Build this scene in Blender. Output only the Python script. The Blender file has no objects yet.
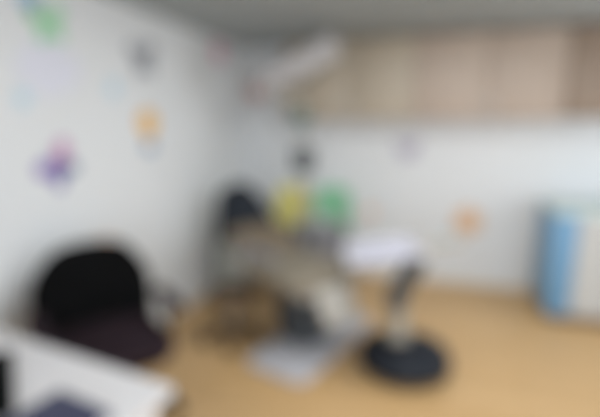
import bpy, bmesh, math, random
from mathutils import Vector, Matrix
SC = bpy.context.scene
COL = SC.collection
random.seed(7)
PI = math.pi

# ------------------------------------------------------------------ camera
cd = bpy.data.cameras.new('camera')
cam = bpy.data.objects.new('camera', cd)
COL.objects.link(cam)
cam.location = (1.85, -4.10, 1.45)
cam.rotation_euler = (math.radians(90 - 11), 0, math.radians(17.3))
cd.sensor_width = 36.0
cd.lens = 433.0 / 600.0 * 36.0
cd.clip_start = 0.02
# the photograph is thrown far out of focus: lens wide open, focused close to the camera
cd.dof.use_dof = True
cd.dof.focus_distance = 0.16
cd.dof.aperture_fstop = 2.25
cd.dof.aperture_blades = 0
SC.camera = cam

# ------------------------------------------------------------------ light
vs = SC.view_settings
vs.view_transform = 'Standard'; vs.look = 'None'; vs.gamma = 1.0; vs.exposure = 0.0
vs.use_curve_mapping = False
w = bpy.data.worlds.new('world'); SC.world = w; w.use_nodes = True
w.node_tree.nodes['Background'].inputs[0].default_value = (0.9, 0.95, 1.0, 1)
w.node_tree.nodes['Background'].inputs[1].default_value = 0.3

def area(name, loc, sx, sy, power, col=(1, 1, 1), rot=(0, 0, 0)):
    l = bpy.data.lights.new(name, 'AREA'); l.shape = 'RECTANGLE'
    l.size = sx; l.size_y = sy; l.energy = power; l.color = col
    o = bpy.data.objects.new(name, l); COL.objects.link(o)
    o.location = loc; o.rotation_euler = rot
    return o
area('ceiling_light_near', (1.9, -3.0, 2.155), 1.2, 0.6, 6, (.95, .99, 1))
area('ceiling_light_far', (1.9, -1.85, 2.155), 1.2, 0.5, 22, (.95, .985, 1))
area('front_fill_light', (2.7, -5.45, 1.3), 3.0, 1.5, 70, (.84, .92, 1), (math.radians(90), 0, 0))  # added unseen fill behind the camera, evens out the light; no window there
area('daylight_side_window', (4.33, -1.55, 1.35), 2.2, 1.3, 25, (.84, .92, 1), (math.radians(90), 0, math.radians(90)))

# ------------------------------------------------------------------ materials
def lin(c):
    return tuple(((v / 255) / 12.92 if v / 255 <= .04045 else (((v / 255) + .055) / 1.055) ** 2.4) for v in c) + (1.0,)

def mat(name, rgb, rough=.5, metal=0.0, var=.05, scale=9.0, bump=0.0, bscale=120.0, spec=.5):
    m = bpy.data.materials.new(name); m.use_nodes = True
    nt = m.node_tree; b = nt.nodes['Principled BSDF']
    c = lin(rgb)
    tc = nt.nodes.new('ShaderNodeTexCoord')
    n = nt.nodes.new('ShaderNodeTexNoise'); n.inputs['Scale'].default_value = scale; n.inputs['Detail'].default_value = 3
    nt.links.new(tc.outputs['Object'], n.inputs['Vector'])
    r = nt.nodes.new('ShaderNodeValToRGB')
    r.color_ramp.elements[0].position = .3; r.color_ramp.elements[1].position = .7
    r.color_ramp.elements[0].color = tuple(v * (1 - var) for v in c[:3]) + (1,)
    r.color_ramp.elements[1].color = tuple(min(1, v * (1 + var)) for v in c[:3]) + (1,)
    nt.links.new(n.outputs['Fac'], r.inputs[0]); nt.links.new(r.outputs[0], b.inputs['Base Color'])
    b.inputs['Roughness'].default_value = rough; b.inputs['Metallic'].default_value = metal
    b.inputs['Specular IOR Level'].default_value = spec
    if bump:
        n2 = nt.nodes.new('ShaderNodeTexNoise'); n2.inputs['Scale'].default_value = bscale
        nt.links.new(tc.outputs['Object'], n2.inputs['Vector'])
        bp = nt.nodes.new('ShaderNodeBump'); bp.inputs['Strength'].default_value = bump; bp.inputs['Distance'].default_value = .002
        nt.links.new(n2.outputs['Fac'], bp.inputs['Height']); nt.links.new(bp.outputs[0], b.inputs['Normal'])
    return m

def wood(name, c1, c2, rough=.5, axis='Z'):
    m = bpy.data.materials.new(name); m.use_nodes = True
    nt = m.node_tree; b = nt.nodes['Principled BSDF']
    tc = nt.nodes.new('ShaderNodeTexCoord'); mp = nt.nodes.new('ShaderNodeMapping')
    mp.inputs['Scale'].default_value = (14, 14, 1.2) if axis == 'Z' else (1.2, 14, 14)
    nt.links.new(tc.outputs['Object'], mp.inputs[0])
    n = nt.nodes.new('ShaderNodeTexNoise'); n.inputs['Scale'].default_value = 3; n.inputs['Detail'].default_value = 6; n.inputs['Distortion'].default_value = .6
    nt.links.new(mp.outputs[0], n.inputs['Vector'])
    r = nt.nodes.new('ShaderNodeValToRGB'); r.color_ramp.elements[0].position = .35; r.color_ramp.elements[1].position = .68
    r.color_ramp.elements[0].color = lin(c1); r.color_ramp.elements[1].color = lin(c2)
    nt.links.new(n.outputs['Fac'], r.inputs[0]); nt.links.new(r.outputs[0], b.inputs['Base Color'])
    b.inputs['Roughness'].default_value = rough
    return m

def floor_mat():
    m = bpy.data.materials.new('laminate'); m.use_nodes = True
    nt = m.node_tree; b = nt.nodes['Principled BSDF']
    tc = nt.nodes.new('ShaderNodeTexCoord')
    br = nt.nodes.new('ShaderNodeTexBrick')
    br.inputs['Scale'].default_value = 1.0; br.inputs['Brick Width'].default_value = 1.2; br.inputs['Row Height'].default_value = .19
    br.inputs['Mortar Size'].default_value = .0025; br.inputs['Bias'].default_value = 0
    br.inputs['Color1'].default_value = lin((216, 178, 128)); br.inputs['Color2'].default_value = lin((207, 168, 117))
    br.inputs['Mortar'].default_value = lin((140, 105, 66)); br.offset = .37
    nt.links.new(tc.outputs['Object'], br.inputs['Vector'])
    mp = nt.nodes.new('ShaderNodeMapping'); mp.inputs['Scale'].default_value = (1.5, 22, 1)
    nt.links.new(tc.outputs['Object'], mp.inputs[0])
    n = nt.nodes.new('ShaderNodeTexNoise'); n.inputs['Scale'].default_value = 3; n.inputs['Detail'].default_value = 6; n.inputs['Distortion'].default_value = .5
    nt.links.new(mp.outputs[0], n.inputs['Vector'])
    r = nt.nodes.new('ShaderNodeValToRGB'); r.color_ramp.elements[0].position = .3; r.color_ramp.elements[1].position = .7
    r.color_ramp.elements[0].color = (.86, .84, .80, 1); r.color_ramp.elements[1].color = (1, 1, 1, 1)
    nt.links.new(n.outputs['Fac'], r.inputs[0])
    mx = nt.nodes.new('ShaderNodeMix'); mx.data_type = 'RGBA'; mx.blend_type = 'MULTIPLY'; mx.inputs['Factor'].default_value = 1
    nt.links.new(br.outputs['Color'], mx.inputs[6]); nt.links.new(r.outputs[0], mx.inputs[7])
    nt.links.new(mx.outputs[2], b.inputs['Base Color'])
    b.inputs['Roughness'].default_value = .42
    return m

M = dict(
    wall=mat('wall_paint', (228, 229, 230), .85, var=.012, scale=2, bump=.08, bscale=300),
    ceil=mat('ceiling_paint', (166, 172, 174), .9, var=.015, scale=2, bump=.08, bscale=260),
    floor=floor_mat(),
    trim=mat('trim_paint', (226, 224, 219), .5, var=.01),
    oak=wood('pale_oak', (172, 158, 140), (186, 172, 152)),
    oak2=wood('pinkish_oak', (176, 157, 142), (188, 170, 154)),
    dark_oak=wood('darker_oak', (140, 120, 104), (154, 134, 116)),
    carcass=mat('cabinet_carcass', (196, 184, 168), .6, var=.02),
    black=mat('black_leather', (10, 10, 11), .85, spec=.12, var=.15, bump=.25, bscale=160),
    plum=mat('dark_plum_fabric', (48, 36, 42), .85, spec=.15, var=.12, bump=.3, bscale=400),
    black_plastic=mat('black_plastic', (22, 23, 25), .5, spec=.3, var=.08),
    base_black=mat('blackish_blue_plastic', (30, 34, 42), .55, spec=.25, var=.08),
    white=mat('white_plastic', (192, 190, 194), .35, var=.01),
    lilac=mat('lilac_white_liner', (190, 189, 204), .6, var=.01),
    desk=mat('white_laminate', (228, 224, 224), .35, var=.012),
    grey_plastic=mat('light_grey_plastic', (190, 190, 188), .4, var=.02),
    grey_mid=mat('mid_grey_plastic', (126, 124, 128), .45, var=.05),
    grey_dark=mat('dark_grey_plastic', (72, 76, 80), .5, var=.06),
    teal_dark=mat('dark_teal_plastic', (84, 108, 104), .45, var=.05),
    beige=mat('beige_vinyl', (138, 128, 112), .45, var=.04, bump=.12, bscale=180),
    leg=mat('pale_taupe_vinyl', (188, 183, 174), .45, var=.03),
    tan=mat('taupe_vinyl', (120, 106, 88), .45, var=.05, bump=.12, bscale=180),
    navy_vinyl=mat('charcoal_navy_vinyl', (28, 33, 41), .6, spec=.25, var=.08, bump=.12, bscale=180),
    brown=mat('dark_brown_vinyl', (92, 72, 50), .5, var=.08),
    chrome=mat('brushed_steel', (196, 198, 200), .28, 1.0, var=.02),
    lamp=mat('lamp_housing', (166, 161, 160), .5, var=.015),
    column=mat('pale_grey_enamel', (170, 164, 152), .35, var=.015),
    yellow=mat('yellow_plastic', (238, 226, 130), .45, var=.03),
    green=mat('green_plastic', (130, 198, 152), .45, var=.03),
    seat_grey=mat('grey_seat_fabric', (112, 110, 116), .9, var=.08, bump=.3, bscale=300),
    blue=mat('blue_laminate', (112, 158, 194), .45, var=.02),
    mint=mat('mint_laminate', (206, 222, 218), .45, var=.015),
    drawer=mat('white_drawer', (200, 200, 198), .4, var=.015),
    toe=mat('brown_plinth', (120, 98, 78), .6, var=.05),
    navy=mat('navy_cover', (62, 64, 92), .55, var=.06),
    screen=mat('dark_screen', (14, 15, 18), .2, var=.02),
    pale_bin=mat('pale_grey_green_plastic', (190, 193, 186), .5, var=.02),
)
def vinyl(name, rgb): return mat('sticker_' + name, rgb, .5, var=.03, scale=20)
V = {k: vinyl(k, c) for k, c in dict(green=(168, 216, 178), blue=(170, 200, 232), lavender=(226, 226, 237), grey=(162, 164, 170), darkgrey=(134, 136, 142),
     orange=(238, 176, 92), gold=(232, 196, 96), steel=(120, 146, 178), purple=(150, 128, 186), violet=(128, 118, 176), magenta=(196, 140, 182), navy=(108, 124, 156),
     pink=(226, 160, 184), rose=(206, 150, 150), lilac=(176, 168, 186), tan=(224, 184, 148), peach=(240, 200, 176), white=(245, 245, 245), sky=(190, 218, 234)).items()}

# ------------------------------------------------------------------ mesh helpers
class MB:
    def __init__(self): self.bm = bmesh.new()
    def _merge(self, tmp, mtx=None):
        if mtx is not None: bmesh.ops.transform(tmp, matrix=mtx, verts=tmp.verts)
        me = bpy.data.meshes.new('t'); tmp.to_mesh(me); tmp.free()
        self.bm.from_mesh(me); bpy.data.meshes.remove(me); return self
    def box(self, lo, hi, bev=0.0, seg=2, mtx=None):
        t = bmesh.new(); bmesh.ops.create_cube(t, size=1)
        s = [hi[i] - lo[i] for i in range(3)]; c = [(hi[i] + lo[i]) / 2 for i in range(3)]
        bmesh.ops.transform(t, matrix=Matrix.Translation(c) @ Matrix.Diagonal((*s, 1)), verts=t.verts)
        if bev: bmesh.ops.bevel(t, geom=t.edges[:], offset=min(bev, min(s) * .49), segments=seg, profile=.5, affect='EDGES')
        return self._merge(t, mtx)
    def cyl(self, a, b, r1, r2=None, n=24):
        a, b = Vector(a), Vector(b); d = b - a; r2 = r1 if r2 is None else r2
        t = bmesh.new(); bmesh.ops.create_cone(t, cap_ends=True, segments=n, radius1=r1, radius2=r2, depth=d.length)
        return self._merge(t, Matrix.Translation((a + b) / 2) @ d.to_track_quat('Z', 'Y').to_matrix().to_4x4())
    def ball(self, c, r, sc=(1, 1, 1), n=16):
        t = bmesh.new(); bmesh.ops.create_uvsphere(t, u_segments=n * 2, v_segments=n, radius=r)
        return self._merge(t, Matrix.Translation(c) @ Matrix.Diagonal((*sc, 1)))
    def lathe(self, prof, n=40, mtx=None):
        t = bmesh.new(); rings = []
        for r, z in prof:
            if r < 1e-6: rings.append([t.verts.new((0, 0, z))])
            else: rings.append([t.verts.new((r * math.cos(2 * PI * i / n), r * math.sin(2 * PI * i / n), z)) for i in range(n)])
        for A, B in zip(rings, rings[1:]):
            for i in range(n):
                j = (i + 1) % n
                if len(A) == 1 and len(B) == 1: break
                if len(A) == 1: t.faces.new((A[0], B[i], B[j]))
                elif len(B) == 1: t.faces.new((A[i], A[j], B[0]))
                else: t.faces.new((A[i], A[j], B[j], B[i]))
        if len(rings[0]) > 1: t.faces.new(rings[0][::-1])
        if len(rings[-1]) > 1: t.faces.new(rings[-1])
        bmesh.ops.recalc_face_normals(t, faces=t.faces)
        return self._merge(t, mtx)
    def tube(self, pts, r, n=12, rad=.05, steps=6):
        P = [Vector(p) for p in pts]; path = [P[0]]
        for k in range(1, len(P) - 1):
            a, b, c = P[k - 1], P[k], P[k + 1]
            q = min(rad, (a - b).length * .45, (c - b).length * .45)
            s, e = b + (a - b).normalized() * q, b + (c - b).normalized() * q
            for i in range(steps + 1):
                u = i / steps; path.append(s * (1 - u) ** 2 + b * 2 * u * (1 - u) + e * u * u)
        path.append(P[-1])
        t = bmesh.new(); rings = []; up = None
        for i, p in enumerate(path):
            d = (path[min(i + 1, len(path) - 1)] - path[max(i - 1, 0)]).normalized()
            if up is None: up = d.orthogonal().normalized()
            up = (up - d * up.dot(d)).normalized(); sd = d.cross(up)
            rings.append([t.verts.new(p + (up * math.cos(2 * PI * k / n) + sd * math.sin(2 * PI * k / n)) * r) for k in range(n)])
        for A, B in zip(rings, rings[1:]):
            for k in range(n): t.faces.new((A[k], A[(k + 1) % n], B[(k + 1) % n], B[k]))
        t.faces.new(rings[0][::-1]); t.faces.new(rings[-1])
        bmesh.ops.recalc_face_normals(t, faces=t.faces)
        return self._merge(t)
    def prism(self, outline, th, bev=0.0, mtx=None):
        """outline in local x,y; extruded 0..th along z"""
        t = bmesh.new(); f = t.faces.new([t.verts.new((x, y, 0)) for x, y in outline])
        r = bmesh.ops.extrude_face_region(t, geom=[f])
        bmesh.ops.translate(t, vec=(0, 0, th), verts=[v for v in r['geom'] if isinstance(v, bmesh.types.BMVert)])
        bmesh.ops.recalc_face_normals(t, faces=t.faces)
        if bev:
            ed = [e for e in t.edges if abs(e.verts[0].co.z - e.verts[1].co.z) < 1e-6]
            bmesh.ops.bevel(t, geom=ed, offset=bev, segments=3, profile=.5, affect='EDGES')
        return self._merge(t, mtx)
    def shell(self, fn, nu, nv, th):
        """surface fn(u,v)->point, thickened by th along its normal"""
        t = bmesh.new(); e = 1e-3; top = []; bot = []
        for i in range(nu + 1):
            ra, rb = [], []
            for j in range(nv + 1):
                u, v = i / nu, j / nv; p = Vector(fn(u, v))
                du = Vector(fn(u + e, v)) - Vector(fn(u - e, v)); dv = Vector(fn(u, v + e)) - Vector(fn(u, v - e))
                nrm = du.cross(dv).normalized() * th / 2
                ra.append(t.verts.new(p + nrm)); rb.append(t.verts.new(p - nrm))
            top.append(ra); bot.append(rb)
        for i in range(nu):
            for j in range(nv):
                t.faces.new((top[i][j], top[i + 1][j], top[i + 1][j + 1], top[i][j + 1]))
                t.faces.new((bot[i][j], bot[i][j + 1], bot[i + 1][j + 1], bot[i + 1][j]))
        for i in range(nu):
            t.faces.new((top[i][0], bot[i][0], bot[i + 1][0], top[i + 1][0])); t.faces.new((top[i + 1][nv], bot[i + 1][nv], bot[i][nv], top[i][nv]))
        for j in range(nv):
            t.faces.new((top[0][j + 1], bot[0][j + 1], bot[0][j], top[0][j])); t.faces.new((top[nu][j], bot[nu][j], bot[nu][j + 1], top[nu][j + 1]))
        bmesh.ops.recalc_face_normals(t, faces=t.faces)
        return self._merge(t)
    def build(self, name, m, parent=None, smooth=True, subsurf=0):
        me = bpy.data.meshes.new(name); self.bm.to_mesh(me); self.bm.free()
        me.materials.append(m)
        if smooth:
            for p in me.polygons: p.use_smooth = True
            try: me.set_sharp_from_angle(angle=math.radians(40))
            except Exception: pass
        o = bpy.data.objects.new(name, me); COL.objects.link(o)
        if parent is not None: o.parent = parent
        if subsurf:
            md = o.modifiers.new('s', 'SUBSURF'); md.levels = subsurf; md.render_levels = subsurf
        return o

def rrect(x0, y0, x1, y1, r, n=6):
    if not isinstance(r, (tuple, list)): r = (r,) * 4
    out = []
    for (cx, cy, a, q) in ((x1 - r[0], y1 - r[0], 0, r[0]), (x0 + r[1], y1 - r[1], 90, r[1]), (x0 + r[2], y0 + r[2], 180, r[2]), (x1 - r[3], y0 + r[3], 270, r[3])):
        for i in range(n + 1):
            t = math.radians(a + 90 * i / n); out.append((cx + q * math.cos(t), cy + q * math.sin(t)))
    return out

def tag(o, label=None, cat=None, group=None, kind=None):
    if label: o['label'] = label
    if cat: o['category'] = cat
    if group: o['group'] = group
    if kind: o['kind'] = kind
    return o
def thing(name, label, cat, loc=(0, 0, 0), rz=0.0, group=None, rot=None):
    o = bpy.data.objects.new(name, None); COL.objects.link(o); o.empty_display_size = .1
    o.location = loc; o.rotation_euler = rot or (0, 0, rz)
    return tag(o, label, cat, group)
def copy_thing(o, loc, rz, label):
    c = o.copy(); COL.objects.link(c); c.location = loc; c.rotation_euler = (0, 0, rz); c['label'] = label
    for ch in list(o.children):
        d = ch.copy(); COL.objects.link(d); d.parent = c
        for g in list(ch.children):
            e = g.copy(); COL.objects.link(e); e.parent = d
    return c
def struct(name, label, lo, hi, m, cat):
    o = MB().box(lo, hi).build(name, m, smooth=False); return tag(o, label, cat, kind='structure')
R = lambda d: math.radians(d)
RY = lambda d: Matrix.Rotation(math.radians(d), 4, 'Y')
T = lambda *v: Matrix.Translation(v)

# ------------------------------------------------------------------ room
XR, YF, HC = 4.4, -5.6, 2.17
struct('floor', 'tan wood plank floor of the room', (-.1, YF - .1, -.1), (XR + .1, .1, 0), M['floor'], 'floor')
struct('ceiling', 'plain grey white ceiling above the wall cabinets', (-.1, YF - .1, HC), (XR + .1, .1, HC + .1), M['ceil'], 'ceiling')
struct('wall_left', 'white wall with scattered colourful stickers beside the desk', (-.1, YF, 0), (0, 0, HC), M['wall'], 'wall')
struct('wall_back', 'white wall behind the dental chair and under the wood cabinets', (-.1, 0, 0), (XR + .1, .1, HC), M['wall'], 'wall')
struct('wall_right', 'white side wall outside the frame', (XR, YF, 0), (XR + .1, 0, HC), M['wall'], 'wall')
struct('wall_front', 'white wall behind the viewer', (-.1, YF - .1, 0), (XR + .1, YF, HC), M['wall'], 'wall')
struct('baseboard_back', 'low white baseboard along the foot of the cabinet wall', (.012, -.012, 0), (XR, 0, .07), M['trim'], 'baseboard')
struct('baseboard_left', 'low white baseboard along the foot of the sticker wall', (0, YF, 0), (.012, 0, .07), M['trim'], 'baseboard')

# ------------------------------------------------------------------ wall cabinets
def wall_cabinet(x0, x1, z0, z1, dep, m, nd, label, gap=.004):
    t = thing('wall_cabinet', label, 'cabinet', ((x0 + x1) / 2, 0, z0), 0, 'wood cabinets hung on the back wall')
    W = (x1 - x0) / 2; H = z1 - z0; th = .018
    b = MB()
    b.box((-W + .001, -dep + .02, 0), (-W + th, 0, H)); b.box((W - th, -dep + .02, 0), (W - .001, 0, H))
    b.box((-W + .001, -dep + .02, 0), (W - .001, 0, th)); b.box((-W + .001, -dep + .02, H - th), (W - .001, 0, H)); b.box((-W + .001, -.008, 0), (W - .001, 0, H))
    b.box((-W + th, -dep + .05, H * .5), (W - th, -.01, H * .5 + th))
    b.build('body', m, t, smooth=False)
    dw = 2 * W / nd
    for k in range(nd):
        a, c = -W + k * dw + gap / 2, -W + (k + 1) * dw - gap / 2
        d = MB().box((a, -dep, gap / 2), (c, -dep + .019, H - gap / 2), .002).build('door', m, t)
        hx = c - .045 if k % 2 == 0 else a + .045
        MB().tube([(hx, -dep + .001, .05), (hx, -dep - .028, .05), (hx, -dep - .028, .17), (hx, -dep + .001, .17)], .0045, rad=.012).build('handle', M['chrome'], d)
    return t
wall_cabinet(.55, 1.655, 1.49, 2.15, .35, M['oak'], 2, 'pale wood wall cabinet nearest the room corner, behind the dental light')
wall_cabinet(1.655, 2.755, 1.49, 2.15, .35, M['oak2'], 2, 'pinkish wood wall cabinet between the paler and the darker wood ones')
wall_cabinet(2.755, 3.58, 1.50, 2.15, .37, M['dark_oak'], 2, 'darkest brown wood wall cabinet, above the blue and white floor cabinet')

# ------------------------------------------------------------------ stickers
def onleft(y, z, tilt=0):      # sticker lying on the left wall, local x along -y seen from the room, local y up
    return Matrix(((0, 0, 1, .0002), (1, 0, 0, y), (0, 1, 0, z), (0, 0, 0, 1))) @ Matrix.Rotation(R(tilt), 4, 'Z')
def onback(x, z, tilt=0):
    return Matrix(((1, 0, 0, x), (0, 0, -1, -.0002), (0, 1, 0, z), (0, 0, 0, 1))) @ Matrix.Rotation(R(tilt), 4, 'Z')
def oval(cx, cy, rx, ry, a=0, n=28):
    ca, sa = math.cos(R(a)), math.sin(R(a))
    return [(cx + rx * math.cos(2 * PI * i / n) * ca - ry * math.sin(2 * PI * i / n) * sa, cy + rx * math.cos(2 * PI * i / n) * sa + ry * math.sin(2 * PI * i / n) * ca) for i in range(n)]
def starpts(r, n=5, q=.45, off=90):
    return [((r if i % 2 == 0 else r * q) * math.cos(R(off + 180 * i / n)), (r if i % 2 == 0 else r * q) * math.sin(R(off + 180 * i / n))) for i in range(2 * n)]
def sticker(name, label, mtx):
    o = thing(name, label, 'wall sticker', group='wall stickers'); o.matrix_world = mtx; return o
def butterfly(label, mtx, s, up, lo, body):
    o = sticker('butterfly_sticker', label, mtx)
    for k in (-1, 1):
        MB().prism(oval(k * .30 * s, .20 * s, .32 * s, .22 * s, 38 * k), .002).build('upper_wing', up[0 if k < 0 else -1], o, smooth=False)
        MB().prism(oval(k * .22 * s, -.22 * s, .24 * s, .17 * s, -42 * k), .0018).build('lower_wing', lo[0 if k < 0 else -1], o, smooth=False)
    b = MB().prism(oval(0, 0, .045 * s, .33 * s), .003)
    b.tube([(0, .30 * s, .0015), (-.06 * s, .42 * s, .0015), (-.14 * s, .48 * s, .0015)], .0012, n=6)
    b.tube([(0, .30 * s, .0015), (.06 * s, .42 * s, .0015), (.14 * s, .48 * s, .0015)], .0012, n=6)
    b.build('body', body, o, smooth=False)
    return o
def flower(label, mtx, s, pet, cen, n=6):
    o = sticker('flower_sticker', label, mtx)
    for k in range(n):
        a = 360 * k / n + 90
        MB().prism(oval(.30 * s * math.cos(R(a)), .30 * s * math.sin(R(a)), .24 * s, .17 * s, a), .0015 + .0002 * k).build('petal', pet, o, smooth=False)
    MB().prism(oval(0, 0, .17 * s, .17 * s), .0035).build('flower_centre', cen, o, smooth=False)
    return o
def star(label, mtx, r, m):
    o = MB().prism(starpts(r), .002).build('star_sticker', m, smooth=False); o.matrix_world = mtx
    return tag(o, label, 'wall sticker', 'wall stickers')
def bubble(label, mtx, r, m, ry=None):
    o = MB().prism(oval(0, 0, r, ry or r), .002).build('bubble_sticker', m, smooth=False); o.matrix_world = mtx
    return tag(o, label, 'wall sticker', 'wall stickers')

butterfly('light green sticker high on the left wall, near the ceiling', onleft(-2.315, 1.93, 12), .20, [V['green']], [V['green']], V['green'])
bubble('pale blue round sticker cut by the top edge above the green one', onleft(-2.41, 2.02), .055, V['blue'])
o = MB()
for cx, cy, r in ((-.12, -.02, .085), (-.02, .04, .115), (.10, .0, .095), (.02, -.06, .09), (-.06, -.10, .06)): o.prism(oval(cx, cy, r, r * .9), .0012 + .0003 * r * 10)
o = o.build('cloud_sticker', V['lavender'], smooth=False); o.matrix_world = onleft(-2.32, 1.73)
tag(o, 'large faint lavender cloud sticker below the green sticker', 'wall sticker', 'wall stickers')
star('small faint blue sticker at the far left edge above the purple butterfly', onleft(-2.50, 1.57, 10), .06, V['sky'])
butterfly('grey sticker on the left wall above the orange balloon', onleft(-1.59, 1.86, 8), .24, [V['grey']], [V['grey']], V['darkgrey'])
star('pale blue sticker on the left wall between the grey and purple ones', onleft(-1.89, 1.66), .075, V['sky'])
o = sticker('balloon_sticker', 'orange and gold hot air balloon sticker with a blue basket', onleft(-1.585, 1.44) @ Matrix.Diagonal((.95, .78, 1, 1)))
MB().prism([(.105 * math.cos(R(a)), .03 + .105 * math.sin(R(a))) for a in range(-40, 221, 10)] + [(-.035, -.11), (.035, -.11)], .0015).build('envelope', V['orange'], o, smooth=False)
MB().prism(oval(0, .02, .04, .10), .002).build('stripe', V['gold'], o, smooth=False)
b = MB().prism(rrect(-.06, -.225, .06, -.135, .015), .002); b.tube([(-.03, -.11, .001), (-.035, -.14, .001)], .001, n=6); b.tube([(.03, -.11, .001), (.035, -.14, .001)], .001, n=6)
b.build('basket', V['steel'], o, smooth=False)
butterfly('large tilted purple butterfly sticker with a pink wing', onleft(-2.335, 1.235, 38), .22, [V['purple'], V['magenta']], [V['violet'], V['navy']], V['navy'])
flower('pink flower sticker high on the left wall near the room corner', onleft(-.54, 2.06), .19, V['pink'], V['rose'])
flower('rose flower sticker in the corner left of the dental light', onback(.13, 1.76), .18, V['rose'], V['peach'], 5)
butterfly('lilac grey butterfly sticker on the back wall under the cabinets', onback(1.61, 1.22, 10), .19, [V['lilac']], [V['lilac']], V['grey'])
flower('tan orange flower sticker low on the back wall right of the tray', onback(2.16, .59), .25, V['tan'], V['orange'])
bubble('pale blue round sticker beside the tan orange flower sticker', onback(2.0, .41), .05, V['sky'])
star('small peach star sticker on the back wall right of the green chair', onback(1.28, .62, 8), .085, V['peach'])
star('peach star sticker just above the black desk chair', onleft(-2.06, .735, 12), .09, V['peach'])

# ------------------------------------------------------------------ desk and what lies on it
t = thing('desk', 'white desk in the bottom left corner of the room', 'desk', (.69, -3.475, 0), R(-8))
MB().box((-.59, -.36, .722), (.47, .36, .75), .004).build('desktop', M['desk'], t)
for k in (-1, 1):
    MB().box((-.06 + k * .51 - .0125, -.33, 0), (-.06 + k * .51 + .0125, .30, .7218), .003).build('side_panel', M['desk'], t)
MB().box((-.55, .20, .28), (.43, .218, .7215), .003).build('modesty_panel', M['desk'], t)
t = thing('folder', 'dark navy folder lying on the white desk', 'folder', (1.02, -3.455, .7502), R(-10))
MB().box((-.10, -.13, 0), (.10, .13, .003), .001).build('back_cover', M['navy'], t)
MB().box((-.093, -.123, .0032), (.097, .123, .014), .001).build('pages', M['desk'], t)
MB().box((-.10, -.13, .0142), (.10, .13, .0172), .001).build('front_cover', M['navy'], t)
t = thing('laptop', 'closed black laptop on the white desk, at the left edge of the frame', 'laptop', (.70, -3.395, .7505), R(-39))
for k in (-1, 1):
    for q in (-1, 1): MB().lathe([(0, 0), (.008, 0), (.008, .003), (0, .003)], n=16, mtx=T(k * .14, q * .09, 0)).build('rubber_foot', M['black_plastic'], t)
MB().prism(rrect(-.17, -.12, .17, .12, .012), .014, .003, mtx=T(0, 0, .003)).build('base', M['black_plastic'], t)
MB().prism(rrect(-.17, -.12, .17, .12, .012), .008, .003, mtx=T(0, 0, .0174)).build('lid', M['black'], t)

# ------------------------------------------------------------------ black desk chair
def office_chair(loc, rz):
    t = thing('office_chair', 'black office chair with a rounded back pulled up to the white desk', 'chair', loc, rz)   # faces local +x
    b = MB()
    for k in range(5):
        a = 2 * PI * k / 5 + .3
        b.cyl((.03 * math.cos(a), .03 * math.sin(a), .095), (.29 * math.cos(a), .29 * math.sin(a), .075), .026, .016)
    b.cyl((0, 0, .06), (0, 0, .13), .04)
    b.build('star_base', M['black_plastic'], t)
    for k in range(5):
        a = 2 * PI * k / 5 + .3; c = Vector((.29 * math.cos(a), .29 * math.sin(a), 0)); tx = Vector((-math.sin(a), math.cos(a), 0))
        b = MB()
        for s in (-1, 1): b.cyl(c + tx * (s * .024) + Vector((0, 0, .028)), c + tx * (s * .006) + Vector((0, 0, .028)), .027)
        b.cyl(c + Vector((0, 0, .028)), c + Vector((0, 0, .075)), .008)
        b.build('caster', M['black_plastic'], t)
    b = MB(); b.cyl((0, 0, .12), (0, 0, .30), .028); b.cyl((0, 0, .28), (0, 0, .405), .018); b.box((-.09, -.07, .39), (.09, .07, .42), .01)
    b.build('gas_lift', M['black_plastic'], t)
    MB().prism(rrect(-.24, -.245, .25, .245, (.12, .07, .07, .12)), .085, .03, mtx=T(0, 0, .42)).build('seat', M['plum'], t)
    outline = rrect(-.255, 0, .255, .44, (.22, .22, .08, .08), 10)
    def back(u, v):
        y = (u * 2 - 1); z = v
        wz = .278 * (1 - .07 * (1 - z) ** 2) * (1 - max(0, (z - .35) / .65) ** 2.6 * .55)
        return (-.24 - .06 * z + .05 * y * y - .02 * math.sin(PI * z), y * wz,   .48 + .405 * z - .035 * y * y * z)
    MB().shell(back, 20, 16, .07).build('backrest', M['black'], t, subsurf=1)
    MB().tube([(-.06, 0, .40), (-.24, 0, .41), (-.30, 0, .60)], .022, rad=.08).build('back_bracket', M['black_plastic'], t)
    for s in (-1, 1):
        b = MB().tube([(.02, s * .20, .42), (.02, s * .265, .44), (.03, s * .272, .615)], .014, rad=.05)
        b = b.build('armrest_post', M['black_plastic'], t)
        MB().prism(rrect(-.15, -.035, .15, .035, .034), .035, .012, mtx=T(.02, s * .272, .612)).build('armrest', M['plum'], t)
    return t
office_chair((.485, -2.62, 0), R(-36))

# ------------------------------------------------------------------ pedal bin by the left wall
t = thing('pedal_bin', 'pale grey green pedal bin standing against the left wall near the corner', 'bin', (.16, -.72, 0))
MB().prism(rrect(-.12, -.13, .12, .13, .05), .44, .01).build('body', M['pale_bin'], t)
MB().prism(rrect(-.125, -.135, .125, .135, .05), .07, .03, mtx=T(0, 0, .442)).build('lid', M['pale_bin'], t)
MB().box((.115, -.04, .02), (.165, .04, .034), .005).build('pedal', M['grey_dark'], t)

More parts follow.
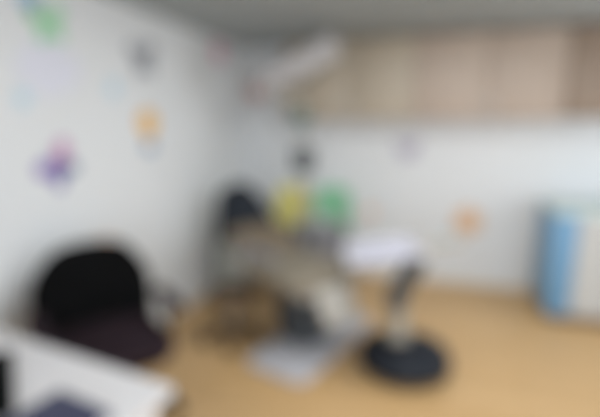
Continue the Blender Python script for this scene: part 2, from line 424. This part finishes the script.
# ------------------------------------------------------------------ visitor chairs against the back wall
def visitor_chair(back_m, label, loc):
    t = thing('visitor_chair', label, 'chair', loc, 0, 'coloured chairs against the back wall')       # faces local -y
    for s in (-1, 1):
        MB().tube([(s * .17, -.20, 0), (s * .165, -.19, .43)], .011).build('leg', M['chrome'], t)
        MB().tube([(s * .17, .19, 0), (s * .16, .17, .44), (s * .15, .20, .62)], .011, rad=.06).build('leg', M['chrome'], t)
    MB().prism(rrect(-.165, -.21, .165, .17, .05), .05, .018, mtx=T(0, 0, .425)).build('seat', M['seat_grey'], t)
    def back(u, v):
        y = u * 2 - 1
        return (y * .165 * (1 - .10 * max(0, v - .6) / .4), .165 + .05 * v - .035 * y * y, .47 + .40 * v - .03 * y * y * v)
    MB().shell(back, 16, 12, .022).build('backrest', back_m, t)
    return t
visitor_chair(M['yellow'], 'yellow backed visitor chair against the back wall behind the dental chair', (.555, -.36, 0))
visitor_chair(M['green'], 'green backed visitor chair against the back wall beside the yellow one', (.945, -.33, 0))

# ------------------------------------------------------------------ dental chair
CH = (1.0, -1.42, 0)
t = thing('dental_chair', 'beige dental chair with a dark headrest on a light grey floor plate', 'dental chair', CH, R(-36))   # faces local +x
MB().prism(rrect(-.22, -.52, .22, .46, .08), .035, .012, mtx=T(.14, .06, 0) @ Matrix.Rotation(R(20), 4, 'Z')).build('base_plate', M['white'], t)
b = MB()
for k in range(7):
    z = .036 + k * .05; b.prism(rrect(-.08, -.14, .22, .14, .05), .044, .012, mtx=T(0, 0, z))
b.build('pedestal', M['grey_dark'], t)
MB().box((-.32, -.19, .386), (.30, .19, .43), .015).build('seat_frame', M['grey_plastic'], t)
MB().prism(rrect(-.36, -.27, .34, .27, (.10, .06, .06, .10)), .10, .035, mtx=T(0, 0, .43)).build('seat', M['beige'], t)
def bk(u, v):
    y = u * 2 - 1
    return (-.35 - .24 * v + .04 * y * y, y * .27 * (1 - .10 * v), .50 + .17 * v)
MB().shell(bk, 16, 10, .09).build('backrest', M['tan'], t, subsurf=1)
def hd(u, v):
    y = u * 2 - 1
    return (-.66 - .20 * v + .05 * y * y, y * (.27 - .13 * max(0, v) ** 1.5), .58 + .40 * v - .05 * y * y * v)
MB().shell(hd, 16, 12, .10).build('headrest', M['navy_vinyl'], t, subsurf=1)
def lg(u, v):
    y = u * 2 - 1
    return (.34 + .12 * v, y * .14 * (1 - .1 * v), .47 - .21 * v)
MB().shell(lg, 12, 10, .06).build('leg_rest', M['leg'], t, subsurf=1)
for s in (-1, 1):
    MB().tube([(-.24, s * .27, .46), (-.22, s * .31, .50), (-.20, s * .31, .64)], .018, rad=.05).build('armrest_post', M['grey_plastic'], t)
    MB().prism(rrect(-.24, -.035, .18, .035, .034), .04, .014, mtx=T(0, s * .31, .635)).build('armrest', M['grey_mid'], t)

# ------------------------------------------------------------------ assistant's stool, dental unit and light
t = thing('operator_stool', 'low dark brown stool beside the back of the dental chair', 'stool', (.60, -1.61, 0))
b = MB()
for k in range(5):
    a = 2 * PI * k / 5; b.cyl((0, 0, .085), (.20 * math.cos(a), .20 * math.sin(a), .065), .02, .013)
b.build('star_base', M['brown'], t)
for k in range(5):
    a = 2 * PI * k / 5; c = Vector((.20 * math.cos(a), .20 * math.sin(a), .024)); tx = Vector((-math.sin(a), math.cos(a), 0)) * .02
    MB().cyl(c - tx, c + tx, .024).cyl(c, c + Vector((0, 0, .04)), .007).build('caster', M['black_plastic'], t)
MB().cyl((0, 0, .08), (0, 0, .29), .022).build('gas_lift', M['chrome'], t)
MB().lathe([(0, .285), (.14, .285), (.165, .30), (.17, .33), (.155, .352), (.10, .36), (0, .36)]).build('seat', M['brown'], t)

UX, UY = .985, -.78
t = thing('dental_unit', 'grey dental unit cabinet with a bowl behind the dental chair', 'dental unit', (UX, UY, 0), R(-17))
MB().prism(rrect(-.16, -.15, .16, .15, .05), .60, .02).build('body', M['grey_mid'], t)
MB().box((-.13, -.156, .08), (.13, -.1505, .40), .002).build('front_panel', M['grey_dark'], t)
MB().prism(rrect(-.17, -.16, .17, .16, .05), .03, .01, mtx=T(0, 0, .602)).build('worktop', M['grey_mid'], t)
MB().lathe([(0, .634), (.05, .634), (.085, .66), (.10, .70), (.094, .70), (.075, .662), (.04, .645), (0, .642)], mtx=T(.05, -.02, 0)).build('bowl', M['grey_plastic'], t)
b = MB().tube([(.13, .06, .63), (.13, .06, .80), (.08, .0, .80), (.07, -.005, .76)], .008, rad=.03); b.build('spout', M['chrome'], t)

PX, PY = UX - .145, UY + .02
t = thing('dental_light', 'white dental operating light on a jointed arm in front of the cabinets', 'dental light', (PX, PY, .632))
MB().lathe([(0, 0), (.045, 0), (.045, .02), (.02, .04), (.02, .05), (0, .05)]).build('post_base', M['grey_plastic'], t)
MB().cyl((0, 0, .04), (0, 0, .90), .016).build('post', M['column'], t)
MB().lathe([(0, .0), (.07, 0), (.085, .04), (.085, .15), (.07, .20), (0, .20)], mtx=T(0, 0, .44)).build('joint_cover', M['grey_dark'], t)
MB().lathe([(0, 0), (.055, 0), (.065, .03), (.065, .10), (.05, .13), (0, .13)], mtx=T(-.02, -.01, .80)).build('elbow', M['teal_dark'], t)
MB().tube([(0, 0, .92), (-.03, -.02, 1.0), (-.19, -.16, 1.04), (-.21, -.18, 1.10)], .026, rad=.05).build('arm', M['column'], t)
MB().ball((-.21, -.18, 1.12), .055).build('swivel', M['grey_plastic'], t)
A, B = Vector((-.28, -.24, 1.08)), Vector((.28, -.05, 1.40))
d = (B - A); L = d.length
mt = Matrix.Translation(A) @ d.to_track_quat('X', 'Z').to_matrix().to_4x4()
MB().prism(rrect(0, -.10, L, .10, (.07, .05, .05, .07)), .17, .05, mtx=mt @ T(0, 0, -.075)).build('lamp_head', M['lamp'], t)
MB().prism(rrect(L * .35, -.07, L * .95, .07, .05), .012, .004, mtx=mt @ T(0, 0, -.0875)).build('lens', M['grey_plastic'], t)

# ------------------------------------------------------------------ instrument tray stand
t = thing('tray_stand', 'white instrument tray on a pale column with a round black base', 'tray stand', (1.735, -1.61, 0), R(17))
MB().lathe([(0, .03), (.25, .03), (.275, .045), (.275, .08), (.255, .12), (.17, .165), (.08, .19), (0, .19)], n=56).build('base', M['base_black'], t)
for k in range(5):
    a = 2 * PI * k / 5 + .2; c = Vector((.21 * math.cos(a), .21 * math.sin(a), .022)); tx = Vector((-math.sin(a), math.cos(a), 0)) * .02
    MB().cyl(c - tx, c + tx, .022).build('caster', M['black_plastic'], t)
MB().lathe([(0, .18), (.065, .18), (.068, .20), (.05, .25), (.047, .42), (.042, .45), (0, .45)], mtx=T(-.04, 0, 0)).build('column', M['column'], t)
MB().tube([(-.06, 0, .38), (-.06, 0, .46), (.05, -.02, .69)], .06, n=20, rad=.08).build('tilt_bracket', M['grey_dark'], t)
def tr(u, v):
    x, y = u * 2 - 1, v * 2 - 1
    e = max(abs(x), abs(y)) ** 12
    return (x * .21 - .155, y * .20, .715 + .028 * e + .03 * x)
MB().shell(tr, 32, 24, .014).build('tray', M['white'], t)
MB().shell(lambda u, v: ((u * 2 - 1) * .18 - .155, (v * 2 - 1) * .165, .7255 + .03 * (u * 2 - 1) * .18 / .21 + .001), 8, 8, .003).build('tray_liner', M['lilac'], t)
MB().tube([(.06, .0, .70), (.10, .01, .745), (.20, .04, .765), (.33, .08, .77)], .02, rad=.04).build('handle', M['column'], t)

# ------------------------------------------------------------------ blue and white floor cabinet
t = thing('floor_cabinet', 'blue and white drawer cabinet with a mint top against the back wall', 'cabinet', (2.70, -.66, 0))
MB().box((.03, .04, 0), (.75, .50, .06)).build('plinth', M['toe'], t, smooth=False)
b = MB(); b.box((0, .0, .06), (.018, .52, .815), .002); b.box((.012, 0, .06), (.15, .0195, .815), .003); b.build('side_frame', M['blue'], t)
b = MB(); b.box((.762, .0, .06), (.78, .52, .815), .002); b.box((.66, 0, .06), (.768, .0195, .815), .003); b.build('side_frame', M['blue'], t)
b = MB(); b.box((.02, .021, .062), (.76, .51, .08)); b.box((.02, .50, .062), (.76, .515, .812)); b.build('body', M['drawer'], t)
for k in range(4):
    z0 = .07 + k * .186
    dr = MB().box((.153, -.004, z0), (.657, .016, z0 + .180), .004).build('drawer', M['drawer'], t)
    MB().tube([(.33, -.002, z0 + .13), (.33, -.03, z0 + .13), (.48, -.03, z0 + .13), (.48, -.002, z0 + .13)], .005, rad=.012).build('handle', M['chrome'], dr)
MB().prism(rrect(-.012, -.012, .792, .53, .02), .035, .006, mtx=T(0, 0, .816)).build('worktop', M['mint'], t)
